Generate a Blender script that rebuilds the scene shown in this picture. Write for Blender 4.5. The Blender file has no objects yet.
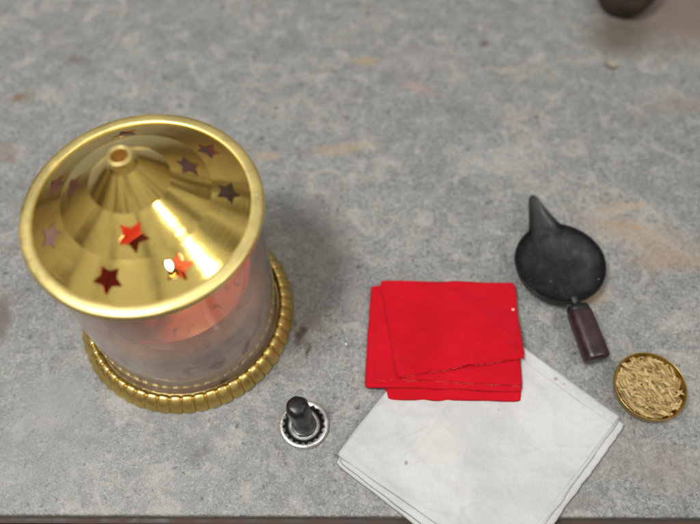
import bpy, bmesh, math, random
from mathutils import Vector, Matrix, noise
random.seed(7)
R = math.radians
SC = bpy.context.scene
COL = SC.collection
PI = math.pi

# ------------------------------------------------------------------ camera (also gives real table positions)
CAM_H, CAM_D, CAM_ROLL, FPX = 0.5, R(60.9336), R(0.2241), 730.05
_fw = Vector((0, math.cos(CAM_D), -math.sin(CAM_D)))
_u0 = Vector((0, math.sin(CAM_D), math.cos(CAM_D)))
_r0 = Vector((1, 0, 0))
_rt = _r0 * math.cos(CAM_ROLL) + _u0 * math.sin(CAM_ROLL)
_up = _u0 * math.cos(CAM_ROLL) - _r0 * math.sin(CAM_ROLL)


def at(px, py, z=0.0):
    """where the photograph's pixel meets the level z above the slab"""
    v = _fw * FPX + _rt * (px - 350) - _up * (py - 262)
    k = (z - CAM_H) / v.z
    return Vector((v.x * k, v.y * k, z))


cam = bpy.data.cameras.new('camera')
co = bpy.data.objects.new('camera', cam)
COL.objects.link(co)
m = Matrix((_rt, _up, -_fw)).transposed().to_4x4()
m.translation = (0, 0, CAM_H)
co.matrix_world = m
cam.sensor_width = 36
cam.lens = FPX / 700 * 36
cam.clip_start, cam.clip_end = 0.01, 50
cam.dof.use_dof = True
cam.dof.focus_distance = 0.485
cam.dof.aperture_fstop = 3.1
cam.dof.aperture_blades = 0
SC.camera = co


# ------------------------------------------------------------------ nodes
class NT:
    def __init__(s, tree):
        s.t = tree
        s.l = tree.links

    def n(s, typ, **kw):
        nd = s.t.nodes.new(typ)
        for k, v in kw.items():
            if k == 'inp':
                for kk, vv in v.items():
                    s.set(nd, kk, vv)
            else:
                setattr(nd, k, v)
        return nd

    def set(s, nd, key, v):
        sock = nd.inputs[key]
        if hasattr(v, 'is_output') or isinstance(v, bpy.types.NodeSocket):
            s.l.new(v, sock)
        else:
            if sock.type == 'RGBA' and len(v) == 3:
                v = (*v, 1)
            sock.default_value = v

    def math(s, op, a, b=0.0, clamp=False):
        nd = s.n('ShaderNodeMath', operation=op, use_clamp=clamp)
        s.set(nd, 0, a)
        s.set(nd, 1, b)
        return nd.outputs[0]

    def mapr(s, v, a, b, c=0.0, d=1.0, smooth=True):
        nd = s.n('ShaderNodeMapRange', interpolation_type='SMOOTHSTEP' if smooth else 'LINEAR')
        for k, x in zip(('Value', 'From Min', 'From Max', 'To Min', 'To Max'), (v, a, b, c, d)):
            s.set(nd, k, x)
        return nd.outputs['Result']

    def mix(s, f, a, b, blend='MIX'):
        nd = s.n('ShaderNodeMix', data_type='RGBA', blend_type=blend)
        s.set(nd, 0, f)
        s.set(nd, 6, a)
        s.set(nd, 7, b)
        return nd.outputs[2]

    def noise(s, vec, scale, detail=4, rough=0.55, dist=0.0):
        nd = s.n('ShaderNodeTexNoise')
        if vec is not None:
            s.set(nd, 'Vector', vec)
        for k, x in zip(('Scale', 'Detail', 'Roughness', 'Distortion'), (scale, detail, rough, dist)):
            s.set(nd, k, x)
        return nd.outputs['Fac']

    def mapping(s, vec, loc=(0, 0, 0), rot=(0, 0, 0), scale=(1, 1, 1), typ='POINT'):
        nd = s.n('ShaderNodeMapping', vector_type=typ)
        s.set(nd, 'Vector', vec)
        nd.inputs['Location'].default_value = loc
        nd.inputs['Rotation'].default_value = rot
        nd.inputs['Scale'].default_value = scale
        return nd.outputs[0]

    def bump(s, h, strength, dist):
        nd = s.n('ShaderNodeBump')
        s.set(nd, 'Height', h)
        s.set(nd, 'Strength', strength)
        s.set(nd, 'Distance', dist)
        return nd.outputs[0]


def mat(name):
    mt = bpy.data.materials.new(name)
    mt.use_nodes = True
    nt = NT(mt.node_tree)
    bs = mt.node_tree.nodes['Principled BSDF']
    tc = nt.n('ShaderNodeTexCoord').outputs['Object']
    return mt, nt, bs, tc


def pset(nt, bs, **kw):
    names = dict(col='Base Color', rough='Roughness', metal='Metallic', nor='Normal', spec='Specular IOR Level',
                 sheen='Sheen Weight', coat='Coat Weight', aniso='Anisotropic', emit='Emission Strength', ecol='Emission Color',
                 sub='Subsurface Weight', trans='Transmission Weight')
    for k, v in kw.items():
        nt.set(bs, names[k], v)


# --- stone slab
def wob(nt, tc):
    w = nt.n('ShaderNodeTexNoise')
    nt.set(w, 'Vector', tc)
    nt.set(w, 'Scale', 260)
    v = nt.n('ShaderNodeVectorMath', operation='MULTIPLY_ADD')
    nt.set(v, 0, w.outputs['Color'])
    v.inputs[1].default_value = (.006, .006, 0)
    nt.set(v, 2, tc)
    return v.outputs[0]


def make_stone():
    mt, nt, bs, tc = mat('grey_stone')
    big = nt.noise(tc, 9, 4, 0.6, 0.4)
    med = nt.noise(tc, 70, 5, 0.6, 0.6)
    fine = nt.noise(tc, 330, 4, 0.62)
    grain = nt.noise(tc, 900, 2, 0.6)
    streak = nt.noise(nt.mapping(tc, scale=(1, 2.6, 1), rot=(0, 0, 0.12)), 30, 5, 0.62, 1.2)
    v = nt.math('ADD', nt.math('MULTIPLY', fine, 0.40), nt.math('MULTIPLY', grain, 0.38))
    v = nt.math('ADD', v, nt.math('MULTIPLY', med, 0.22))
    ramp = nt.n('ShaderNodeValToRGB')
    e = ramp.color_ramp.elements
    e[0].position, e[0].color = 0.34, (0.085, 0.085, 0.088, 1)
    e[1].position, e[1].color = 0.64, (0.50, 0.495, 0.485, 1)
    e2 = ramp.color_ramp.elements.new(0.45)
    e2.color = (0.215, 0.215, 0.215, 1)
    e3 = ramp.color_ramp.elements.new(0.53)
    e3.color = (0.31, 0.308, 0.305, 1)
    nt.set(ramp, 0, v)
    c = ramp.outputs[0]
    # broad tone drift, pale cloudy patches, dark mineral specks
    c = nt.mix(nt.mapr(big, 0.35, 0.68), nt.mix(1.0, c, (0.86, 0.87, 0.90), 'MULTIPLY'), c)
    c = nt.mix(nt.math('MULTIPLY', nt.mapr(streak, 0.52, 0.72), 0.28), c, (0.47, 0.465, 0.45))
    c = nt.mix(nt.math('MULTIPLY', nt.mapr(streak, 0.46, 0.28), 0.30), c, (0.17, 0.175, 0.185))
    sp = nt.noise(tc, 240, 3, 0.55, 0.3)
    c = nt.mix(nt.math('MULTIPLY', nt.mapr(sp, 0.60, 0.70), 0.70), c, (0.075, 0.072, 0.075))
    tan = nt.noise(nt.mapping(tc, scale=(1, 2.0, 1)), 22, 4, 0.6, 0.8)
    c = nt.mix(nt.math('MULTIPLY', nt.mapr(tan, 0.60, 0.76), 0.35), c, (0.36, 0.30, 0.22))
    pk = nt.noise(nt.mapping(tc, loc=(3, 1, 0)), 26, 4, 0.6, 0.8)
    c = nt.mix(nt.math('MULTIPLY', nt.mapr(pk, 0.60, 0.78), 0.30), c, (0.36, 0.29, 0.29))
    vo = nt.n('ShaderNodeTexVoronoi', inp={'Vector': tc, 'Scale': 620, 'Randomness': 1.0})
    vs = nt.n('ShaderNodeSeparateColor')
    nt.set(vs, 0, vo.outputs['Color'])
    c = nt.mix(nt.mapr(vs.outputs[0], .82, 1.0, 0, .26), c, (.56, .555, .545))
    c = nt.mix(nt.mapr(vs.outputs[1], .86, 1.0, 0, .32), c, (.12, .12, .125))
    bl = nt.noise(nt.mapping(tc, loc=(5, 2, 0)), 48, 5, .62, 1.0)
    c = nt.mix(nt.mapr(bl, .50, .68, 0, .34), c, (.52, .51, .49))
    c = nt.mix(nt.mapr(bl, .47, .31, 0, .32), c, (.19, .19, .19))
    c = nt.mix(1.0, c, (.89, .895, .87), 'MULTIPLY')
    pv = nt.n('ShaderNodeTexVoronoi', inp={'Vector': wob(nt, tc), 'Scale': 95})
    pd = nt.n('ShaderNodeSeparateColor')
    nt.set(pd, 0, pv.outputs['Color'])
    pit = nt.math('MULTIPLY', nt.mapr(pv.outputs['Distance'], .20, .08), nt.mapr(pd.outputs[0], .80, .84))
    c = nt.mix(nt.math('MULTIPLY', pit, .8), c, (.07, .065, .06))
    # stains and patches, some painting light and shade into the stone (px, py, half sizes in m, turn, colour, strength)
    st = [(345, 148, .034, .008, 8, (.42, .31, .19), .50), (268, 156, .012, .006, 0, (.42, .31, .18), .5),
          (20, 97, .012, .007, 20, (.17, .10, .05), .85), (76, 60, .017, .008, -10, (.12, .11, .10), .7),
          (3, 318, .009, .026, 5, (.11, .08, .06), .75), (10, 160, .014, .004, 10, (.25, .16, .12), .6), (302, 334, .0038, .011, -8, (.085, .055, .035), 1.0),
          (307, 350, .003, .006, 20, (.085, .06, .035), 1.0), (296, 322, .002, .003, 0, (.08, .05, .03), .9), (312, 322, .006, .012, 0, (.22, .18, .14), .5), (200, 455, .011, .006, 40, (.13, .125, .12), .75), (60, 395, .03, .02, 0, (.26, .27, .285), .5),  # last entry paints the bluish light at lower left into the stone
          (367, 62, .018, .004, 0, (.38, .26, .12), .65), (640, 236, .058, .020, -18, (.40, .31, .22), .50), (622, 225, .03, .003, -12, (.33, .22, .13), .5),
          (590, 298, .022, .010, 20, (.47, .33, .21), .6), (670, 262, .040, .012, 0, (.36, .25, .16), .5),
          (620, 208, .03, .006, 5, (.42, .32, .22), .5), (8, 150, .012, .010, 0, (.24, .17, .12), .5),
          (418, 88, .020, .006, -15, (.42, .28, .27), .45), (347, 346, .0016, .0012, 0, (.85, .85, .83), 1.0), (388, 113, .0025, .002, 0, (.06, .05, .05), .9),
          (485, 43, .006, .0045, 0, (.07, .06, .06), .85), (510, 70, .02, .006, 0, (.44, .37, .30), .45),
          (690, 15, .095, .058, 0, (.17, .12, .095), .85), (622, 36, .040, .034, 0, (.10, .075, .05), .8),  # broad brown patches at the far right and around the pot
          (690, 105, .06, .010, 5, (.26, .20, .17), .45), (515, 118, .014, .006, 10, (.34, .26, .24), .45),
          (420, 60, .05, .02, 0, (.30, .28, .29), .3), (600, 455, .04, .02, 20, (.27, .24, .21), .45),
          (668, 470, .03, .02, 0, (.25, .215, .19), .45), (560, 500, .03, .006, 0, (.24, .20, .17), .5),
          (320, 240, .035, .06, 10, (.22, .21, .20), .35), (45, 430, .05, .06, 0, (.24, .245, .25), .4),  # first entry paints the lamp's shade, second the bluish light at lower left
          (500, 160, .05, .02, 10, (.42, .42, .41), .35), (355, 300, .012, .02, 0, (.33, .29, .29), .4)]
    warp = nt.n('ShaderNodeTexNoise')
    nt.set(warp, 'Vector', tc)
    nt.set(warp, 'Scale', 90)
    nt.set(warp, 'Detail', 5)
    wv = nt.n('ShaderNodeVectorMath', operation='MULTIPLY_ADD')
    nt.set(wv, 0, warp.outputs['Color'])
    wv.inputs[1].default_value = (.016, .016, 0)
    wl = nt.n('ShaderNodeVectorMath', operation='ADD')
    nt.set(wl, 0, tc)
    wl.inputs[1].default_value = (-.008, -.008, 0)
    nt.set(wv, 2, wl.outputs[0])
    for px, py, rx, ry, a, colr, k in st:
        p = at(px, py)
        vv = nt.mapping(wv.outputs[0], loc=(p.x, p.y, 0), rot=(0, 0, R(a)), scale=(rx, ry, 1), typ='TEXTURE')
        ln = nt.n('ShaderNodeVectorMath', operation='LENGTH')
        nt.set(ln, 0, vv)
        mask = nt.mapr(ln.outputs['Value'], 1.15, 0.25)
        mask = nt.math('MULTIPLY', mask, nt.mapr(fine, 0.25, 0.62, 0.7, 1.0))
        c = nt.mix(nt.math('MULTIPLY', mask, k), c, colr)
    pset(nt, bs, col=c, rough=nt.mapr(fine, .3, .7, .42, .62), spec=0.4,
         nor=nt.bump(nt.math('ADD', fine, nt.math('MULTIPLY', med, .6)), 0.25, 0.0008))
    return mt


def make_brass(name, col, rough, ring=0.0, tarnish=0.25, dark=(.25, .15, .05)):
    mt, nt, bs, tc = mat(name)
    a = nt.noise(tc, 45, 4, 0.6, 0.5)
    b = nt.noise(tc, 420, 3, 0.6)
    c = nt.mix(nt.math('MULTIPLY', nt.mapr(a, .48, .75), tarnish), col, dark)
    c = nt.mix(nt.math('MULTIPLY', nt.mapr(b, .66, .74), tarnish), c, tuple(x * .55 for x in dark))
    rg = nt.math('ADD', nt.mapr(a, .3, .75, rough * .8, rough * 1.5), nt.math('MULTIPLY', nt.mapr(b, .5, .8), rough * .4))
    kw = {}
    if ring:
        ln = nt.n('ShaderNodeVectorMath', operation='LENGTH')
        nt.set(ln, 0, nt.mapping(tc, scale=(1, 1, 0)))
        cmb = nt.n('ShaderNodeCombineXYZ')
        nt.set(cmb, 0, ln.outputs['Value'])
        rn = nt.noise(cmb.outputs[0], 900, 3, 0.7)
        h = nt.math('ADD', nt.math('MULTIPLY', rn, 1.0), nt.math('MULTIPLY', nt.noise(tc, 30, 2), 6.0))
        kw['nor'] = nt.bump(h, ring, 0.0004)
    pset(nt, bs, col=c, rough=rg, metal=1.0, **kw)
    return mt


def make_cloth(name, a, b, scale=1.0, spots=()):
    mt, nt, bs, tc = mat(name)
    w1 = nt.noise(nt.mapping(tc, rot=(0, 0, R(CL_ROT[name])), scale=(160, 1500, 400)), 1, 2, .6)
    w2 = nt.noise(nt.mapping(tc, rot=(0, 0, R(CL_ROT[name])), scale=(1500, 160, 400)), 1, 2, .6)
    w = nt.math('ADD', nt.math('MULTIPLY', w1, .5), nt.math('MULTIPLY', w2, .5))
    big = nt.noise(tc, 28, 4, .6, .3)
    c = nt.mix(nt.mapr(big, .3, .7), a, b)
    c = nt.mix(nt.mapr(w, .62, .36, 0, .14), c, tuple(x * .55 for x in a))
    for px, py, r, colr, k in spots:
        p = at(px, py)
        vv = nt.mapping(tc, loc=(p.x, p.y, 0.006), scale=(r, r, 1), typ='TEXTURE')
        ln = nt.n('ShaderNodeVectorMath', operation='LENGTH')
        nt.set(ln, 0, vv)
        mk = nt.math('ADD', ln.outputs['Value'], nt.math('MULTIPLY', nt.math('SUBTRACT', nt.noise(tc, 500, 3), .5), 1.5))
        c = nt.mix(nt.math('MULTIPLY', nt.mapr(mk, 1.2, .4), k), c, colr)
    wr = nt.noise(tc, 60, 4, .55, .6)
    h = nt.math('ADD', nt.math('MULTIPLY', w, .15), nt.math('MULTIPLY', wr, 2.2))
    pset(nt, bs, col=c, rough=.92, spec=.12, sheen=.04, nor=nt.bump(h, .7, .0008))
    return mt


CL_ROT = dict(red_cotton=-2, white_cotton=40)
M = {}
M['stone'] = make_stone()
M['lid'] = make_brass('polished_brass', (.84, .64, .19), .12, .20, .30, (.50, .33, .09))
M['rim'] = make_brass('satin_brass', (.84, .70, .29), .36, .06, .12, (.45, .32, .10))
M['base'] = make_brass('aged_brass', (.76, .57, .20), .27, 0, .45, (.34, .21, .07))
M['bowl'] = make_brass('bowl_brass', (.44, .30, .085), .32, .10, .45, (.22, .13, .05))
M['red'] = make_cloth('red_cotton', (.50, .004, .013), (.58, .006, .019), spots=((511, 314, .0011, (.9, .6, .6), .9),))
M['white'] = make_cloth('white_cotton', (.50, .51, .52), (.60, .605, .61),
                        spots=((405, 466, .0018, (.22, .21, .19), .7), (553, 383, .0016, (.25, .22, .16), .7),
                               (561, 388, .0011, (.3, .26, .2), .6), (497, 413, .001, (.25, .22, .2), .5),
                               (440, 445, .02, (.6, .6, .58), .5), (560, 430, .03, (.62, .63, .65), .5)))


def simple(name, col, rough, metal=0.0, var=.3, scale=120, bump=.3, bd=.0006, **kw):
    mt, nt, bs, tc = mat(name)
    a = nt.noise(tc, scale, 5, .62, .4)
    c = nt.mix(nt.mapr(a, .3, .7), tuple(x * (1 - var) for x in col), tuple(min(1, x * (1 + var)) for x in col))
    pset(nt, bs, col=c, rough=nt.mapr(a, .3, .7, rough * .8, min(1, rough * 1.25)), metal=metal,
         nor=nt.bump(a, bump, bd), **kw)
    return mt


M['wood_edge'] = simple('dark_wood', (.050, .026, .017), .6, scale=60, var=.5)
M['floor'] = simple('brown_floor', (.05, .035, .025), .7, scale=20)
M['iron'] = simple('black_iron', (.016, .017, .019), .42, 0.35, .5, 140, .35, .0008)
mt, nt, bs, tc = mat('sooty_bowl')
wn = nt.noise(tc, 70, 5, .62, .8)
ws = nt.noise(tc, 520, 2, .5)
wc = nt.mix(nt.mapr(wn, .42, .70), (.006, .0065, .009), (.026, .027, .031))
wc = nt.mix(nt.mapr(ws, .735, .78), wc, (.30, .30, .29))
pset(nt, bs, col=wc, rough=nt.mapr(wn, .35, .7, .62, .42), spec=.35, nor=nt.bump(nt.math('ADD', wn, nt.math('MULTIPLY', ws, .4)), .6, .0009))
M['soot'] = mt
M['spout'] = simple('grey_iron', (.020, .021, .021), .5, .1, .4, 150, .35, .0008)
M['handle'] = simple('dark_wood_handle', (.030, .013, .015), .34, 0, .35, 90, .15, .0005)
M['silver'] = simple('steel', (.72, .72, .69), .30, .9, .22, 300, .15, .0003)
M['enamel'] = simple('black_enamel', (.012, .012, .013), .35, 0, .3, 300, .1)
M['plastic'] = simple('black_stub', (.008, .008, .011), .34, 0, .3, 260, .25, .0006)
M['post'] = simple('grey_stub', (.016, .019, .021), .40, .2, .3, 260, .25, .0006)
mt, nt, bs, tc = mat('red_enamel')
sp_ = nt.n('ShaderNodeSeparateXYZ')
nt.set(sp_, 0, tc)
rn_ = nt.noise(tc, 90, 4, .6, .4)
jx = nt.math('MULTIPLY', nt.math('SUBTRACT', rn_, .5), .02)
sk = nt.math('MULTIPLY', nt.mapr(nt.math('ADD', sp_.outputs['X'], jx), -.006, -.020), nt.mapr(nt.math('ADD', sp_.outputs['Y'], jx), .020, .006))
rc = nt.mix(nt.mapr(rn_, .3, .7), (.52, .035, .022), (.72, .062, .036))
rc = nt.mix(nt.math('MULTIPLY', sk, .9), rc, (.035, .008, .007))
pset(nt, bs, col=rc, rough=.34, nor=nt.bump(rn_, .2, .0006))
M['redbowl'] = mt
mt, nt, bs, tc = mat('reddish_oil')
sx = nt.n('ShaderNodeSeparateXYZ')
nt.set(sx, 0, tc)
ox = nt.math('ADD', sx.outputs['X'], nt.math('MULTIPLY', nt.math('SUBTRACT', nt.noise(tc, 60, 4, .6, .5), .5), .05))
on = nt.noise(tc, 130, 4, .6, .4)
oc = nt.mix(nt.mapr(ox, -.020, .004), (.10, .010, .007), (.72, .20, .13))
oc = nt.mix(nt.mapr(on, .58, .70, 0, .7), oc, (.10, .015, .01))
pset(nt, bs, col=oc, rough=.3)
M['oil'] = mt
M['wick'] = simple('cotton_wick', (.45, .36, .25), .9, 0, .3, 500, .4)
M['pot'] = simple('dark_clay', (.040, .027, .016), .7, 0, .4, 60, .3)
M['petal'] = simple('dry_petal', (.31, .275, .21), .7, 0, .25, 150, .3)
M['thread'] = simple('pale_red_thread', (.66, .06, .065), .9, 0, .2, 300, .1)

# rice: every grain a slightly different straw tone
mt, nt, bs, tc = mat('rice_grain')
rpi = nt.n('ShaderNodeNewGeometry').outputs['Random Per Island']
rp = nt.n('ShaderNodeValToRGB')
rp.color_ramp.elements[0].color = (.23, .15, .05, 1)
rp.color_ramp.elements[1].color = (.60, .46, .22, 1)
_e = rp.color_ramp.elements.new(.45)
_e.color = (.40, .285, .10, 1)
nt.set(rp, 0, rpi)
pset(nt, bs, col=nt.mix(nt.mapr(nt.noise(tc, 700, 3), .35, .65, 0, .35), rp.outputs[0], (.25, .16, .06)), rough=.5)
M['rice'] = mt

# flame
mt, nt, bs, tc = mat('flame')
em = nt.n('ShaderNodeEmission')
nt.set(em, 'Color', (1.0, .62, .26))
nt.set(em, 'Strength', 105.0)
nt.l.new(em.outputs[0], mt.node_tree.nodes['Material Output'].inputs[0])
M['flame'] = mt

# smudged clear glass; its uneven grey film stands in for haze and table reflections
mt, nt, bs, tc = mat('hazy_glass')
bf = nt.n('ShaderNodeNewGeometry').outputs['Backfacing']
fr = nt.n('ShaderNodeFresnel', inp={'IOR': nt.mapr(bf, 0, 1, 1.5, 1 / 1.5, False)}).outputs[0]
tr = nt.n('ShaderNodeBsdfTransparent', inp={'Color': (.88, .85, .82)}).outputs[0]
gl = nt.n('ShaderNodeBsdfGlossy', inp={'Color': (1, 1, 1), 'Roughness': .13}).outputs[0]
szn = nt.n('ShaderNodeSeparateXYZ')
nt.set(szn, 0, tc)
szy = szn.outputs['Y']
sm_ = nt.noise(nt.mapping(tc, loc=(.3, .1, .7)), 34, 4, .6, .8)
df = nt.n('ShaderNodeBsdfDiffuse', inp={'Color': nt.mix(nt.math('MAXIMUM', nt.mapr(sm_, .52, .70, 0, .9), nt.mapr(szy, -.01, .03)), (.74, .73, .71), (.09, .066, .05))}).outputs[0]  # brown smudges; back half painted dark as shade behind the star holes
tl = nt.n('ShaderNodeBsdfTranslucent', inp={'Color': nt.mix(nt.mapr(szy, -.01, .03), (.70, .52, .46), (.06, .045, .035))}).outputs[0]  # same painted shade on the back; front warmed for the flame's glow
film = nt.n('ShaderNodeMixShader', inp={0: .42, 1: df, 2: tl}).outputs[0]
cl = nt.noise(nt.mapping(tc, scale=(1, 1, 1.7), rot=(.5, .3, 0)), 26, 5, .6, 1.2)
wi = nt.noise(nt.mapping(tc, scale=(1, 1, 4), rot=(.7, .4, .2)), 22, 5, .7, 1.6)
fa = nt.math('ADD', nt.mapr(cl, .32, .70, .36, .58), nt.mapr(wi, .55, .75, 0, .12))
sz = nt.n('ShaderNodeSeparateXYZ')
nt.set(sz, 0, tc)
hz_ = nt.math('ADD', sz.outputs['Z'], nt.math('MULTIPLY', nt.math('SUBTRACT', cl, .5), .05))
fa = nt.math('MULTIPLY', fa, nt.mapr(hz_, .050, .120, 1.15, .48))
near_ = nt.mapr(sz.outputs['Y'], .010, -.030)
fa = nt.math('ADD', nt.math('MULTIPLY', fa, near_), nt.mapr(sz.outputs['Y'], -.015, .030, 0, .60))  # film added on the back half darkens the view through the stars
a1 = nt.n('ShaderNodeMixShader', inp={0: fa, 1: tr, 2: film}).outputs[0]
a2 = nt.n('ShaderNodeMixShader', inp={0: fr, 1: a1, 2: gl}).outputs[0]
nt.l.new(a2, mt.node_tree.nodes['Material Output'].inputs[0])
M['glass'] = mt


# ------------------------------------------------------------------ objects
def tag(o, label=None, cat=None, kind=None, group=None):
    for k, v in (('label', label), ('category', cat), ('kind', kind), ('group', group)):
        if v:
            o[k] = v
    return o


def thing(name, label, cat, loc):
    o = bpy.data.objects.new(name, None)
    COL.objects.link(o)
    o.location = loc
    o.empty_display_size = .02
    return tag(o, label, cat)


def obj(name, bm, mats, parent=None, smooth=True, loc=None, recalc=True):
    if recalc:
        bmesh.ops.recalc_face_normals(bm, faces=bm.faces)
    me = bpy.data.meshes.new(name)
    bm.to_mesh(me)
    bm.free()
    for mm in (mats if isinstance(mats, (list, tuple)) else [mats]):
        me.materials.append(mm)
    if smooth:
        me.polygons.foreach_set('use_smooth', [True] * len(me.polygons))
    o = bpy.data.objects.new(name, me)
    COL.objects.link(o)
    if parent:
        o.parent = parent
    if loc is not None:
        o.location = loc
    return o


def sharp(o, ang=35):
    o.data.set_sharp_from_angle(angle=R(ang))
    return o


def lathe(prof, segs=96, fn=None, bm=None, close=False):
    """revolve (r, z) points; fn(theta, i, r, z) may move a point"""
    bm = bm or bmesh.new()
    rows = []
    for i, (r, z) in enumerate(prof):
        if r <= 1e-7:
            rows.append([bm.verts.new((0, 0, z))])
            continue
        row = []
        for k in range(segs):
            t = 2 * PI * k / segs
            rr, zz = fn(t, i, r, z) if fn else (r, z)
            row.append(bm.verts.new((rr * math.cos(t), rr * math.sin(t), zz)))
        rows.append(row)
    pairs = list(zip(rows[:-1], rows[1:]))
    if close:
        pairs.append((rows[-1], rows[0]))
    for a, b in pairs:
        for k in range(segs):
            k2 = (k + 1) % segs
            if len(a) == 1 and len(b) == 1:
                continue
            if len(a) == 1:
                bm.faces.new((a[0], b[k], b[k2]))
            elif len(b) == 1:
                bm.faces.new((a[k], a[k2], b[0]))
            else:
                bm.faces.new((a[k], a[k2], b[k2], b[k]))
    return bm


def dense(pts, n):
    out = []
    for (a, b), (c, d) in zip(pts[:-1], pts[1:]):
        for i in range(n):
            f = i / n
            out.append((a + (c - a) * f, b + (d - b) * f))
    out.append(pts[-1])
    return out


def spline(pts, n=8):
    out = []
    P = [pts[0]] + list(pts) + [pts[-1]]
    for i in range(1, len(P) - 2):
        p0, p1, p2, p3 = [Vector(p) for p in P[i - 1:i + 3]]
        for k in range(n):
            t = k / n
            out.append(tuple(.5 * ((2 * p1) + (p2 - p0) * t + (2 * p0 - 5 * p1 + 4 * p2 - p3) * t * t + (3 * p1 - p0 - 3 * p2 + p3) * t ** 3)))
    out.append(tuple(pts[-1]))
    return out


def tube(bm, pts, rad, sides=6, mi=0):
    rings = []
    n = len(pts)
    for i, p in enumerate(pts):
        p = Vector(p)
        d = (Vector(pts[min(i + 1, n - 1)]) - Vector(pts[max(i - 1, 0)])).normalized()
        a = d.orthogonal().normalized()
        b = d.cross(a)
        r = rad[i] if isinstance(rad, (list, tuple)) else rad
        rings.append([bm.verts.new(p + (a * math.cos(2 * PI * k / sides) + b * math.sin(2 * PI * k / sides)) * r) for k in range(sides)])
    for a, b in zip(rings[:-1], rings[1:]):
        for k in range(sides):
            f = bm.faces.new((a[k], a[(k + 1) % sides], b[(k + 1) % sides], b[k]))
            f.material_index = mi
    for rg in (rings[0], rings[-1]):
        f = bm.faces.new(rg)
        f.material_index = mi


# ------------------------------------------------------------------ the setting
EDGE_Y = 0.0868


def box(bm, x0, x1, y0, y1, z0, z1, bev=0.0, seg=2):
    r = bmesh.ops.create_cube(bm, size=1)
    for v in r['verts']:
        v.co = Vector((x0 + (v.co.x + .5) * (x1 - x0), y0 + (v.co.y + .5) * (y1 - y0), z0 + (v.co.z + .5) * (z1 - z0)))
    if bev:
        es = list({e for v in r['verts'] for e in v.link_edges})
        bmesh.ops.bevel(bm, geom=es, offset=bev, segments=seg, profile=.5, affect='EDGES')


bm = bmesh.new()
box(bm, -1.1, 1.1, EDGE_Y, 1.25, -.012, 0, .0016, 3)
slab = sharp(obj('stone_slab', bm, M['stone']))
tag(slab, 'worn grey stone slab under everything', None, 'structure')
bm = bmesh.new()
box(bm, -1.1, 1.1, EDGE_Y - .0035, 1.25, -.07, -.0125, .002, 2)
wood = sharp(obj('table_edge', bm, M['wood_edge']))
tag(wood, 'dark brown wooden edge under the stone slab', None, 'structure')
bm = bmesh.new()
box(bm, -3, 3, -3, 3, -.80, -.76)
tag(obj('floor', bm, M['floor']), 'dark floor below the table', None, 'structure')

# ------------------------------------------------------------------ brass lamp
AX = Vector((-.12095, .23375, 0))
lamp = thing('brass_lamp', 'tall brass lamp with star holes in its conical lid above a hazy glass body', 'lamp', AX)

NR = 54
ring_prof = spline([(.0782, .0), (.0790, .0016), (.0787, .0036), (.0768, .0074), (.0740, .0108), (.0714, .0124), (.0696, .0122), (.0684, .0108), (.0681, .0066)], 4)


def ribs(t, i, r, z):
    n = len(ring_prof)
    f = (t * NR / (2 * PI)) % 1.0
    b = (1 - abs(2 * f - 1) ** 4.5) ** .9
    env = min(1, i / 3) * min(1, (n - 1 - i) / 4)
    amp = -.0018 * (1 - b) * env
    j = noise.noise(Vector((math.cos(t) * 9, math.sin(t) * 9, 0))) * .0003
    # push towards the middle of the ring section
    cr, cz = .0735, .002
    d = Vector((r - cr, z - cz)).normalized()
    return r + d.x * (amp + j * env), z + d.y * (amp + j * env)


bm = lathe(ring_prof, NR * 12, ribs)
rim_row = [(.0681, .0066), (.0680, .0036), (.0600, .0036), (.0585, .0052), (.056, .0060), (.03, .0060), (0, .0060)]
lathe(rim_row, 128, None, bm)
base = sharp(obj('base_plate', bm, M['base'], lamp), 40)

gp = [(.0645, .0040), (.0668, .0040), (.0670, .0044)] + [(.0670, z / 1000) for z in range(12, 142, 10)] + \
     [(.0668, .1408), (.0647, .1408), (.0645, .1404)] + [(.0645, z / 1000) for z in range(132, 6, -10)]
bm = lathe(gp, 160, None, None, True)
glass = sharp(obj('glass_cylinder', bm, M['glass'], lamp), 40)

# lid: three conical bands pressed in thin sheet, stars punched through
LP = [(.0064, .1898), (.0084, .1868), (.0225, .1720), (.0425, .1573), (.0636, .1442)]
lp = []
for (a, b), (c, d), n in zip(LP[:-1], LP[1:], (3, 8, 12, 14)):
    for i in range(n):
        f = i / n
        lp.append((a + (c - a) * f, b + (d - b) * f))
lp.append(LP[-1])
TH = .0007
bm = lathe(lp + [(r - TH * .5, z - TH) for r, z in reversed(lp)], 240, None, None, True)
lid = obj('lid', bm, M['lid'], lamp)
cut = bmesh.new()
stars = [(.0483, 107.5, .0080, 20), (.0325, 27.3, .0082, 10), (.0506, 44.4, .0080, 30), (.0509, 6.0, .0080, 0),
         (.0518, -58.1, .0084, 8), (.0520, -100.3, .0084, 0), (.0326, -81.9, .0086, 4), (.0345, 178, .0080, 15),
         (.0505, 169, .0080, 35), (.0516, -152.4, .0082, 12)]
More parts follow.
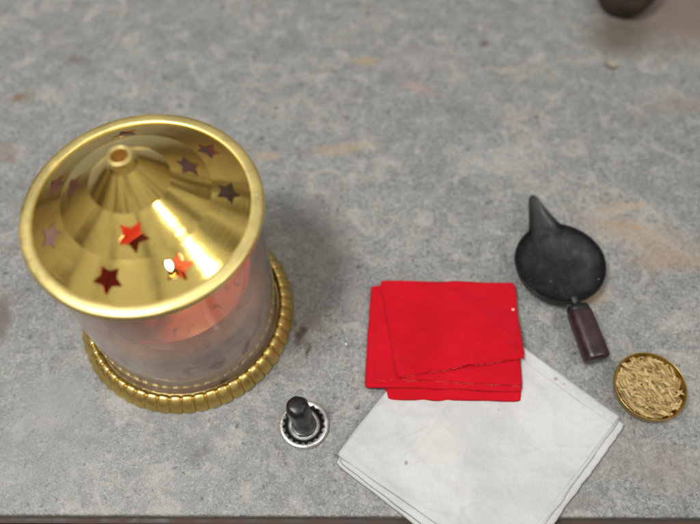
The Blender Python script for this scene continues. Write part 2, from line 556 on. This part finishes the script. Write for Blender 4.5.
for r0, az, size, rot in stars:
    seg = (LP[2], LP[3]) if r0 < .0425 else (LP[3], LP[4])
    z0 = seg[0][1] + (r0 - seg[0][0]) / (seg[1][0] - seg[0][0]) * (seg[1][1] - seg[0][1])
    sl = Vector((seg[1][0] - seg[0][0], 0, seg[1][1] - seg[0][1])).normalized()      # outward along the sheet
    nn = Vector((-sl.z, 0, sl.x))
    tt = Vector((0, 1, 0))
    rz = Matrix.Rotation(R(az), 3, 'Z')
    c0 = Vector((r0, 0, z0))
    pts = []
    for k in range(10):
        rr = (size if k % 2 == 0 else size * .53) * (1.06 + random.uniform(-.07, .07))
        a = k * PI / 5 + R(rot)
        pts.append(sl * (rr * math.cos(a)) + tt * (rr * math.sin(a)))
    lo = [cut.verts.new(rz @ (c0 + p - nn * .006)) for p in pts]
    hi = [cut.verts.new(rz @ (c0 + p + nn * .006)) for p in pts]
    for k in range(10):
        cut.faces.new((lo[k], lo[(k + 1) % 10], hi[(k + 1) % 10], hi[k]))
    cut.faces.new(lo[::-1])
    cut.faces.new(hi)
cutter = obj('star_cutter', cut, M['lid'], lamp, False)
md = lid.modifiers.new('stars', 'BOOLEAN')
md.object = cutter
md.operation = 'DIFFERENCE'
md.solver = 'EXACT'
bpy.context.view_layer.update()
dg = bpy.context.evaluated_depsgraph_get()
nm = bpy.data.meshes.new_from_object(lid.evaluated_get(dg))
lid.modifiers.clear()
lid.data = nm
bpy.data.objects.remove(cutter)
# true normals of the spun sheet, so that the cuts leave its shine undisturbed
nl = []
for p in nm.polygons:
    p.use_smooth = True
    c = p.center
    rc = math.hypot(c.x, c.y)
    best = None
    for (a, b), (cc, d) in zip(LP[:-1], LP[1:]):
        if a - .0006 <= rc <= cc:
            best = Vector((b - d, cc - a)).normalized()
            w = (cc - a)
            f = (rc - a) / w
            break
    for vi in p.vertices:
        v = nm.vertices[vi].co
        if best is None:
            nl.append(p.normal)
            continue
        rv = max(1e-6, math.hypot(v.x, v.y))
        # a faint roundness within each band
        g = (rv - a) / w - .5
        bb = Vector((best.x + .05 * g, best.y)).normalized()
        an = Vector((v.x / rv * bb.x, v.y / rv * bb.x, bb.y))
        if an.dot(p.normal) > .85:
            nl.append(an)
        elif an.dot(p.normal) < -.85:
            nl.append(-an)
        else:
            nl.append(p.normal)
nm.normals_split_custom_set([tuple(x) for x in nl])

bm = lathe([(.0626, .1436), (.0631, .1445), (.0636, .1448), (.0644, .1450), (.0655, .1450), (.0668, .1449), (.0680, .1447), (.0692, .1443)] +
           spline([(.0692, .1443), (.0701, .1438), (.0707, .1430), (.0710, .1418), (.0709, .1403), (.0704, .1395), (.0694, .1391)], 4)[1:] +
           [(.0676, .1394), (.0676, .1412), (.0625, .1412)], 240, None, None, True)
sharp(obj('lid_rim', bm, M['rim'], lid), 50)
bm = lathe(spline([(.0046, .1790), (.0046, .1900), (.0047, .1926), (.0053, .1936), (.0062, .1935), (.0068, .1926), (.0069, .1914), (.0066, .1900),
                   (.0067, .1888)], 5), 96)
sharp(obj('spout', bm, M['rim'], lid), 60)

# oil bowl burning inside the lamp
oil = thing('oil_bowl', 'red oil bowl with a burning wick inside the brass lamp', 'oil lamp', AX + Vector((0, 0, .0062)))
bm = lathe(spline([(0, .0), (.026, .0005), (.028, .004), (.027, .010), (.034, .020), (.046, .034), (.0525, .050), (.0545, .060),
                   (.0550, .0635), (.0535, .0640), (.0518, .058), (.048, .046), (.038, .038), (.0, .036)], 5), 96)
obj('bowl', bm, M['redbowl'], oil)
bm = lathe([(0, .0445), (.030, .0445), (.0462, .0447), (.0470, .0452)], 96)
obj('oil', bm, M['oil'], oil)
bm = lathe(spline([(.0065, .036), (.0065, .050), (.005, .056), (.002, .0580)], 4), 32)
obj('wick_holder', bm, M['base'], oil)
bm = bmesh.new()
tube(bm, [(0, 0, .054), (.0004, .0002, .060), (.0010, 0, .0640)], [.0016, .0014, .0008], 10)
wick = obj('wick', bm, M['wick'], oil)
bm = lathe(spline([(0, .0615), (.0018, .063), (.0028, .0660), (.0027, .0695), (.0018, .0740), (.0008, .0770), (0, .0790)], 5), 24)
obj('flame', bm, M['flame'], wick, loc=(.0006, 0, 0))

# ------------------------------------------------------------------ incense stub on its dish
HB = at(304, 424.5, .002)
hold = thing('incense_holder', 'small black stub standing on a round steel dish with a toothed black ring', 'incense holder', (HB.x, HB.y, 0))
RD = .01735
bm = lathe(spline([(0, .0012), (.0080, .0013), (.0108, .0016), (.0120, .0026), (.0132, .0034)], 4) +
           spline([(.0132, .0034), (.0150, .0040), (.0166, .0037), (RD, .0026), (RD, .0015), (.0166, .0003), (.0150, 0), (0, 0)], 4)[1:], 128)
dish = sharp(obj('dish', bm, M['silver'], hold), 50)
bm = bmesh.new()
NTH = 20
inner, outer = [], []
K = NTH * 8
for k in range(K):
    t = 2 * PI * k / K
    f = (k % 8) / 8
    tooth = 1 - abs(2 * f - 1)
    ro = .0128 + .0021 * tooth ** 1.2 * (1 + .45 * noise.noise(Vector((k // 8 * 1.37, 3.1, 0))))
    ri = .0114
    zo = .0038
    inner.append((bm.verts.new((ri * math.cos(t), ri * math.sin(t), .0026)), bm.verts.new((ri * math.cos(t), ri * math.sin(t), .0018))))
    zz = .0035 + (ro - .0132) / (.0150 - .0132) * .0006 + .00018
    outer.append((bm.verts.new((ro * math.cos(t), ro * math.sin(t), zz)), bm.verts.new((ro * math.cos(t), ro * math.sin(t), zz - .0008))))
for k in range(K):
    j = (k + 1) % K
    bm.faces.new((inner[k][0], outer[k][0], outer[j][0], inner[j][0]))
    bm.faces.new((outer[k][0], outer[k][1], outer[j][1], outer[j][0]))
    bm.faces.new((inner[k][1], inner[k][0], inner[j][0], inner[j][1]))
sharp(obj('toothed_ring', bm, M['enamel'], dish), 40)


def lean(prof, dx, dy, h, segs=40, facets=0):
    bm = lathe(prof, segs)
    for v in bm.verts:
        f = v.co.z / h
        if facets:
            t = math.atan2(v.co.y, v.co.x)
            s = 1 - .10 * abs(math.sin(t * facets / 2)) * (.6 + .8 * noise.noise(Vector((math.cos(t) * 2, math.sin(t) * 2, v.co.z * 90))))
            v.co.x *= s
            v.co.y *= s
        v.co.x += dx * f
        v.co.y += dy * f
        v.co += Vector((noise.noise(v.co * 400), noise.noise(v.co * 400 + Vector((9, 0, 0))), 0)) * .0002
    return bm


LX, LY, LH = -.0026, .0012, .040
obj('stub', lean(spline([(0, .0012), (.0082, .0013), (.0084, .0024), (.0076, .008), (.0068, .020), (.0062, .030), (.0042, .0335)], 4), LX, LY, LH), M['post'], hold)
obj('stub_cap', lean(spline([(.0062, .0195), (.0076, .0205), (.0082, .0225), (.0082, .0300), (.0079, .0360), (.0064, .0398), (.0034, .0410), (0, .0412)], 4), LX, LY, LH, 48, 7), M['plastic'], hold)

# ------------------------------------------------------------------ white folded cloth
WQ = [at(335, 459), at(502, 583), at(625, 424), at(457, 304)]      # left, near, right, far
WT = .0052


def sdist(x, y, q):
    """how far inside the convex outline q (metres, negative outside)"""
    d = 1e9
    n = len(q)
    for i in range(n):
        a, b = q[i], q[(i + 1) % n]
        e = Vector((b.x - a.x, b.y - a.y)).normalized()
        d = min(d, e.x * (y - a.y) - e.y * (x - a.x))
    return d


def sst(a, b, x):
    t = max(0, min(1, (x - a) / (b - a)))
    return t * t * (3 - 2 * t)


def droop(x, y):
    d = EDGE_Y + .002 - y
    return -(d * d) * 9.0 if d > 0 else 0.0


def layer(bm, q, base, t, seed, jit=(0, 0, 0, 0), lift=(0, 0, 0, 0), rw=None, n=90, wav=.0004, wsc=35, extra=None, mi=0, rnc=.0028):
    """one folded thickness of cloth over outline q (corners c0..c3; sides c0c1, c1c2, c2c3, c3c0): a slab with
    rounded borders; jit frays a side's outline, lift raises it off what lies below"""
    rw = rw or t * 1.3
    rnd = lambda s: .5 - .5 * math.cos(PI * s)
    us = [rnd(i / n) * .65 + (i / n) * .35 for i in range(n + 1)]
    L = [(q[(i + 1) % 4] - q[i]).length for i in range(4)]
    grid = []
    for v in us:
        row = []
        for u in us:
            p = q[0].lerp(q[1], u).lerp(q[3].lerp(q[2], u), v)
            ds = (v * (L[1] + L[3]) / 2, (1 - u) * (L[0] + L[2]) / 2, (1 - v) * (L[1] + L[3]) / 2, u * (L[0] + L[2]) / 2)   # to sides 0,1,2,3
            al = (u, v, u, v)
            x, y = p.x, p.y
            cen = (q[0] + q[1] + q[2] + q[3]) / 4
            for k in range(4):
                w = math.exp(-(ds[k] / .006) ** 2)
                s = al[k] * L[k]
                amt = noise.noise(Vector((s * 60, seed * 7.3 + k * 3.1, 0))) * .0007
                if jit[k]:
                    amt += noise.noise(Vector((s * 420, seed * 3.3 + k, 5))) * jit[k] + noise.noise(Vector((s * 110, seed + k, 9))) * jit[k] * 1.2
                a, b = q[k], q[(k + 1) % 4]
                e = Vector((b.y - a.y, a.x - b.x)).normalized()
                x += e.x * amt * w
                y += e.y * amt * w
            for k in range(4):
                cv = cen - q[k]
                w = math.exp(-(((x - q[k].x) ** 2 + (y - q[k].y) ** 2) / rnc ** 2))
                x += cv.normalized().x * rnc * .38 * w
                y += cv.normalized().y * rnc * .38 * w
            d = min(ds)
            f = min(1, d / rw)
            z = base(x, y) + t * math.sqrt(max(0, 1 - (1 - f) ** 2))
            z += wav * noise.noise(Vector((x * wsc, y * wsc, seed * 4.7))) * min(1, d / .006) + wav * .5 * noise.noise(Vector((x * wsc * 3, y * wsc * 3, seed))) * min(1, d / .004)
            for k in range(4):
                if lift[k]:
                    s = al[k] * L[k]
                    z += lift[k] * math.exp(-(ds[k] / .009) ** 2) * (.55 + .9 * noise.noise(Vector((s * 45, seed * 2.1, k))))
            if extra:
                z += extra(x, y, u, v) * min(1, d / .003)
            row.append(bm.verts.new((x, y, max(z, base(x, y) + .0001))))
        grid.append(row)
    for j in range(n):
        for i in range(n):
            f = bm.faces.new((grid[j][i], grid[j][i + 1], grid[j + 1][i + 1], grid[j + 1][i]))
            f.material_index = mi
    # turn under the border so the sheet has an edge of its own
    loop = grid[0][:-1] + [r[-1] for r in grid[:-1]] + grid[-1][:0:-1] + [r[0] for r in grid[:0:-1]]
    c = sum((v.co for v in loop), Vector()) / len(loop)
    low = []
    for vtx in loop:
        dv = (c - vtx.co)
        dv.z = 0
        low.append(bm.verts.new(vtx.co + dv.normalized() * .003 + Vector((0, 0, -.00005))))
    for k in range(len(loop)):
        f = bm.faces.new((loop[k], low[k], low[(k + 1) % len(loop)], loop[(k + 1) % len(loop)]))
        f.material_index = mi
    return grid


def ridge(x, y, sc, sd, p=7):
    return (1 - abs(noise.noise(Vector((x * sc + sd, y * sc, sd * 1.7))))) ** p


def rcrease(k):
    def fn(x, y, u, v):
        return .0011 * ridge(x, y, 26, 3.3 + k, 9) + .0006 * ridge(x * .6 + y * .3, y, 55, 8.1 + k, 8) + .0012 * noise.noise(Vector((x * 16, y * 16, k)))
    return fn


def px(*pp):
    return [at(*p) for p in pp]


bm = bmesh.new()
b0 = lambda x, y: .0002 + droop(x, y)
b1 = lambda x, y: .0030 + droop(x, y)
b2 = lambda x, y: .0050 + droop(x, y)
layer(bm, px((334, 463), (497, 590), (618, 436), (455, 307)), b0, .0029, 1, jit=(0, .0006, 0, 0), rw=.0034, lift=(.0004, .0004, 0, 0))
layer(bm, px((338, 463), (506, 590), (624, 427), (457, 304)), b1, .0020, 2, jit=(0, .0004, 0, 0), rw=.0026, lift=(.0008, .0006, 0, 0))


def wcrease(x, y, u, v):
    z = .0010 * ridge(x, y, 20, 1.3, 10) + .0007 * ridge(x * .7 - y * .4, y, 44, 5.2, 9) + .0012 * noise.noise(Vector((x * 18, y * 18, 2)))
    # pressed creases and soft rumples of the top fold
    for (ax, ay), (bx, by), h, w in ((( 400, 470), (455, 392), 0.0013, .003), ((375, 455), (440, 385), 0.0009, .003), ((470, 470), (560, 440), -0.0007, .006),
                                     ((380, 430), (500, 540), 0.0007, .004), ((430, 500), (520, 500), 0.0007, .005)):
        a, b = at(ax, ay), at(bx, by)
        e = (b - a)
        l = e.length
        e.normalize()
        dx, dy = x - a.x, y - a.y
        s = (dx * e.x + dy * e.y) / l
        dd = abs(-e.y * dx + e.x * dy)
        z += h * math.exp(-(dd / w) ** 2) * sst(-.1, .2, s) * sst(1.1, .8, s)
    # hem stitched along the far right side, u runs left-near, v towards far
    a, b = at(457, 304), at(625, 424)
    e = (b - a).normalized()
    dd = abs(-e.y * (x - a.x) + e.x * (y - a.y))
    z += .0009 * (1 - sst(.0078, .0092, dd)) - .0006 * math.exp(-((dd - .0090) / .0008) ** 2) + .0007 * math.exp(-((dd - .0105) / .0012) ** 2)
    a, b = at(502, 583), at(625, 424)
    e = (b - a).normalized()
    dd = abs(-e.y * (x - a.x) + e.x * (y - a.y))
    z += -.0005 * math.exp(-((dd - .0052) / .0007) ** 2) + .0003 * math.exp(-((dd - .0070) / .0014) ** 2)
    return z


layer(bm, px((336, 457), (508, 576), (619, 420), (457, 302)), b2, .0020, 3, jit=(0, .0003, 0, 0), rw=.0036, lift=(.0022, .0010, 0, .0008), wav=.0013, wsc=24, extra=wcrease, n=170)
tag(obj('white_cloth', bm, M['white']), 'white folded cotton cloth lying under the red cloth and over the table edge', 'cloth')

# ------------------------------------------------------------------ red folded cloth
bm = bmesh.new()
wq = [WQ[0], WQ[1], WQ[2], WQ[3]]


def rb(h):
    return lambda x, y: h + .0070 * sst(-.022, .014, sdist(x, y, wq))


# corners run far-left, far-right, near-right, near-left, turned so that the outline is anticlockwise
def rq(tl, tr, br, bl, z):
    return [at(*bl, z), at(*br, z), at(*tr, z), at(*tl, z)]


layer(bm, rq((374, 287), (515, 286), (521, 403), (386, 402), .004), rb(.0002), .0026, 11, rw=.0034, wav=.0005, lift=(.0003, 0, 0, 0))
layer(bm, rq((371, 284), (516, 284), (521, 395), (364, 388), .006), rb(.0027), .0024, 12, rw=.0034, lift=(.0010, 0, 0, .0005), wav=.0006, wsc=30)
g3 = layer(bm, rq((371, 284), (515, 283), (521, 389), (375, 380), .008), rb(.0046), .0013, 13, jit=(.0005, 0, 0, 0), rw=.0015, lift=(.0014, 0, 0, .0004), wav=.0007, wsc=28, extra=lambda x, y, u, v: .0006 * noise.noise(Vector((x * 30, y * 30, 6))))
# nearest corner of the top flap is cut at a slant, its raw edge waves
g4 = layer(bm, rq((380, 279), (516, 281), (524, 361), (397, 380), .009), rb(.0060), .0014, 14, jit=(.0007, .0001, 0, .0001), rw=.0020, lift=(.0026, 0, 0, .0008), wav=.0010, wsc=26, extra=rcrease(1), n=130)


def fringe(row, n, mi):
    for _ in range(n):
        k = random.randrange(1, len(row) - 1)
        p = row[k].co.copy()
        t = (row[k + 1].co - row[k - 1].co).normalized()
        o = Vector((t.y, -t.x, 0))
        ln = random.uniform(.0004, .0017)
        q1 = p + o * ln * .5 + t * random.uniform(-.0007, .0007) + Vector((0, 0, random.uniform(0, .0005)))
        q2 = p + o * ln + t * random.uniform(-.0016, .0016) + Vector((0, 0, random.uniform(-.0004, .0004)))
        tube(bm, [p + Vector((0, 0, .0002)), q1, q2], [.00010, .00009, .00005], 4, mi)


fringe(g3[0], 90, 1)
fringe(g4[0], 90, 0)
for row, mi in ((g3[0], 1), (g4[0], 1)):
    k = 3
    while k < len(row) * .88:
        n = random.randint(3, 9)
        if random.random() < .55:
            ks = range(k, min(k + n, len(row) - 2))
            if len(ks) > 2:
                tube(bm, [row[j].co + Vector((random.uniform(-.0002, .0002), random.uniform(-.0003, .0002), random.uniform(.0001, .0005))) for j in ks],
                     [.00016 * math.sin(PI * (i + .6) / (len(ks) + .2)) + .00004 for i in range(len(ks))], 5, mi)
        k += n
tag(obj('red_cloth', bm, [M['red'], M['thread']]), 'bright red folded cloth with frayed edges on top of the white cloth', 'cloth')

# ------------------------------------------------------------------ black spouted pan
PZ = .0170
PC = at(560.5, 262, PZ)
pan = thing('spouted_pan', 'small black iron pan with pointed spout and dark wooden handle beside the red cloth', 'pan', (PC.x, PC.y, 0))
RP = .0345
tipw = at(532, 195, PZ + .003)
sd = Vector((tipw.x - PC.x, tipw.y - PC.y, 0))
sa = math.atan2(sd.y, sd.x)
ln = sd.length
SP0, SW0, SW1 = .40, RP * math.sin(.40), .0036


def spout_r(ph):
    """outline of the drawn-out lip at angle ph from the spout's own direction"""
    a = abs(ph)
    if a >= SP0:
        return RP
    ax, ay = RP * math.cos(SP0), SW0
    bx, by = ln - .002, SW1
    # straight flank from the rim to the tip
    dx, dy = bx - ax, by - ay
    den = math.cos(a) * dy - math.sin(a) * dx
    r = (ax * dy - ay * dx) / den
    k = math.sin(a) / max(1e-6, math.sin(math.atan2(by, bx)))
    cap = ln - .0035 * (1 - math.sqrt(max(0, 1 - min(1, k) ** 2)))
    r = min(r, cap) if a < math.atan2(by, bx) * 1.05 else r
    return max(RP, r + .0018 * math.sin(PI * (a / SP0)) * -.6)


def with_spout(t, i, r, z):
    ph = (t - sa + PI) % (2 * PI) - PI
    e = spout_r(ph) - RP
    w = sst(.029, RP, r)
    f = e / (ln - RP)
    g = abs(ph) / SP0
    wob = 1 + .010 * noise.noise(Vector((math.cos(t) * 1.6, math.sin(t) * 1.6, 2)))
    # floor of the channel dips below its own borders
    return (r * wob + e * w), z + f * w * .0030 - (sst(1, 0, g) * sst(.026, .033, r) * (1 - f) * .0012) + noise.noise(Vector((r * 90 * math.cos(t), r * 90 * math.sin(t), 4))) * .0004


pan_prof = spline([(0, .0046), (.014, .0050), (.025, .0082), (.0312, .0130), (.0332, .0164), (.0339, .0172), (.0345, .0167), (.0343, .0150),
                   (.0325, .0105), (.027, .0056), (.017, .0027), (0, .0022)], 6)
bm = lathe(pan_prof, 900, with_spout)
bmesh.ops.recalc_face_normals(bm, faces=bm.faces)
bs2 = bm.copy()
far = lambda f: math.hypot(*f.calc_center_median()[:2]) > RP + .0006
bmesh.ops.delete(bm, geom=[f for f in bm.faces if far(f)], context='FACES')
bmesh.ops.delete(bs2, geom=[f for f in bs2.faces if not far(f)], context='FACES')
obj('bowl', bm, M['soot'], pan, recalc=False)
obj('spout', bs2, M['spout'], pan, recalc=False)
# feet
for a in (PI * .5, -PI * .72, -PI * .1):
    bm = lathe(spline([(0, 0), (.0035, .0003), (.0042, .0012), (.0036, .0024), (.002, .0030)], 4), 24)
    obj('foot', bm, M['iron'], pan, loc=(math.cos(a) * .0215, math.sin(a) * .0215, 0))
# handle: neck, ferrule, eight-sided wooden grip
h0 = at(576, 304, .015)
h1 = at(597.5, 360, .0125)
hd = (h1 - h0)
hl = hd.length
hdn = hd.normalized()
hz = Vector((0, 0, 1))
hs = hdn.cross(hz).normalized()
hu = hs.cross(hdn)
org = h0 - Vector((PC.x, PC.y, 0))


def grip(prof, sides, flat):
    bm = bmesh.new()
    rings = []
    for s, r in prof:
        rg = []
        for k in range(sides):
            t = 2 * PI * (k + .5) / sides
            c, q = math.cos(t), math.sin(t)
            e = (abs(c) ** flat + abs(q) ** flat) ** (-1 / flat)
            rg.append(bm.verts.new(org + hdn * s + hs * (c * e * r) + hu * (q * e * r * .85)))
        rings.append(rg)
    for a, b in zip(rings[:-1], rings[1:]):
        for k in range(sides):
            bm.faces.new((a[k], a[(k + 1) % sides], b[(k + 1) % sides], b[k]))
    bm.faces.new(rings[0])
    bm.faces.new(rings[-1])
    return bm


sharp(obj('neck', grip(spline([(-.0045, .0046), (-.002, .0038), (0, .0034), (.004, .0042)], 4), 24, 2), M['iron'], pan), 60)
sharp(obj('ferrule', grip(spline([(.0015, .0058), (.0020, .0076), (.0040, .0084), (.0062, .0082), (.0066, .0070)], 4), 40, 2.2), M['iron'], pan), 60)
sharp(obj('handle', grip(spline([(.0058, .0072), (.0066, .0086), (.012, .0090), (.028, .0093), (hl - .005, .0094), (hl - .0022, .0092), (hl - .0008, .0086), (hl, .0070)], 5), 64, 2.6), M['handle'], pan), 60)

# ------------------------------------------------------------------ brass bowl of rice
BC = at(649.5, 387, .009)
bowl = thing('brass_bowl', 'small shallow brass bowl filled with rice, right of the white cloth', 'bowl', (BC.x, BC.y, 0))
bm = lathe(spline([(0, .0), (.0190, .0), (.0215, .0008), (.0240, .0045), (.0248, .0085), (.0252, .0108), (.0250, .0117), (.0244, .0117),
                   (.0234, .0098), (.0205, .0060), (.016, .0034), (0, .0030)], 5), 120)
obj('bowl', bm, M['bowl'], bowl)
bm = bmesh.new()


def grain(bm, p, d, up, ln, w):
    d = d.normalized()
    s = d.cross(up).normalized()
    u = s.cross(d)
    rings = []
    for i in range(9):
        f = i / 8
        r = w * (max(0, math.sin(PI * (f * .93 + .035))) ** .62)
        bend = .035 * ln * math.sin(PI * f)
        rings.append([bm.verts.new(p + d * (ln * (f - .5)) + u * (r * .8 * math.sin(2 * PI * k / 8)) + s * (r * math.cos(2 * PI * k / 8) + bend)) for k in range(8)])
    for a, b in zip(rings[:-1], rings[1:]):
        for k in range(8):
            bm.faces.new((a[k], a[(k + 1) % 8], b[(k + 1) % 8], b[k]))
    bm.faces.new(rings[0])
    bm.faces.new(rings[-1])


heap = lambda r: .0098 + .0030 * (1 - (r / .022) ** 2)
for i in range(300):
    r = .0230 * math.sqrt(random.random())
    t = random.uniform(0, 2 * PI)
    a = R(-38) + random.gauss(0, .55)
    dd = Vector((math.cos(a), math.sin(a), random.gauss(-.01, .08)))
    z = heap(r) - random.random() * .0018
    if r > .018:
        dd = Vector((-math.sin(t), math.cos(t), random.gauss(0, .1))) * (1 if random.random() < .6 else 0) + dd * .6
    grain(bm, Vector((r * math.cos(t) * .95, r * math.sin(t) * .95, z)), dd, Vector((0, 0, 1)), random.uniform(.0060, .0096), random.uniform(.00095, .00138))
# packed underlayer of the heap
lathe([(.0215, .0070), (.019, .0084), (.010, .0104), (0, .0110)], 48, lambda t, i, r, z: (r, z + .0004 * math.sin(t * 17 + i * 2)), bm)
rice = obj('rice_grains', bm, M['rice'], loc=(BC.x, BC.y, 0))
tag(rice, 'straw coloured rice grains heaped in the small brass bowl', 'rice', 'stuff')

# ------------------------------------------------------------------ far things, out of focus
pc = at(626, 26)
pot = thing('clay_pot', 'dark brown pot cut off by the far edge of the picture', 'pot', (pc.x, pc.y + .030, 0))
bm = lathe(spline([(0, 0), (.018, .0), (.024, .006), (.029, .020), (.027, .036), (.021, .044), (.024, .050), (.022, .050), (.019, .044), (.024, .034), (.025, .020), (.02, .006), (0, .004)], 5), 72)
obj('body', bm, M['pot'], pot)
pp = at(611, 66)
bm = bmesh.new()
bmesh.ops.create_grid(bm, x_segments=10, y_segments=8, size=1)
for v in bm.verts:
    x, y = v.co.x, v.co.y
    w = math.sqrt(max(.02, 1 - x * x))
    v.co = Vector((x * .0060, y * w * .0042, .0008 + .0022 * (y * y) + .0012 * x * x + .0006 * noise.noise(Vector((x * 3, y * 3, 1)))))
o = obj('dry_petal', bm, M['petal'], loc=pp)
o.rotation_euler.z = R(-35)
sm = o.modifiers.new('thickness', 'SOLIDIFY')
sm.thickness = .0005
tag(o, 'pale dry petal lying on the slab in front of the dark pot', 'petal')

# ------------------------------------------------------------------ light
def area(name, loc, target, sx, sy, power, col):
    l = bpy.data.lights.new(name, 'AREA')
    l.shape = 'RECTANGLE'
    l.size, l.size_y = sx, sy
    l.energy = power
    l.color = col
    o = bpy.data.objects.new(name, l)
    COL.objects.link(o)
    o.location = loc
    o.rotation_euler = (Vector(target) - Vector(loc)).to_track_quat('-Z', 'Y').to_euler()
    return o


area('ceiling_lamp', (-.76, -.20, 2.05), (0, .25, 0), .46, .42, 37, (1.0, .985, .96))
d = Vector((.557, -.232, .797)).normalized()
lp0 = Vector((-.083, .195, .15))
area('tube_lamp', lp0 + d * 1.6, lp0, .21, .15, 4.5, (1.0, .96, .88))

w = bpy.data.worlds.new('World')
SC.world = w
w.use_nodes = True
nt = NT(w.node_tree)
g = nt.n('ShaderNodeTexCoord').outputs['Generated']
sep = nt.n('ShaderNodeSeparateXYZ')
nt.set(sep, 0, g)
rp = nt.n('ShaderNodeValToRGB')
el = rp.color_ramp.elements
el[0].position, el[0].color = 0.0, (.10, .085, .07, 1)
el[1].position, el[1].color = 1.0, (1.30, 1.28, 1.22, 1)
for ps, cc in ((.48, (.22, .16, .11, 1)), (.56, (.56, .44, .31, 1)), (.72, (.95, .86, .72, 1)), (.86, (1.30, 1.25, 1.15, 1))):
    e = el.new(ps)
    e.color = cc
nt.set(rp, 0, nt.mapr(sep.outputs['Z'], -1, 1, 0, 1, False))
# noise darkens the unseen room, added for dark streaks reflected in the brass
nz = nt.noise(nt.mapping(g, scale=(1, 1, .35)), 5.0, 2, .5, .3)
dk = nt.math('MULTIPLY', nt.mapr(nz, .52, .60), nt.mapr(sep.outputs['Z'], .985, .86))
c = nt.mix(nt.math('MULTIPLY', dk, .80), rp.outputs[0], (.12, .07, .035))
bg = w.node_tree.nodes['Background']
nt.set(bg, 'Color', c)
nt.set(bg, 'Strength', .49)

SC.view_settings.view_transform = 'Standard'
SC.view_settings.look = 'None'
SC.view_settings.exposure = -0.02
SC.view_settings.gamma = 1.0
SC.cycles.use_denoising = True
SC.cycles.max_bounces = 10
SC.cycles.transparent_max_bounces = 12
SC.cycles.sample_clamp_indirect = 6.0
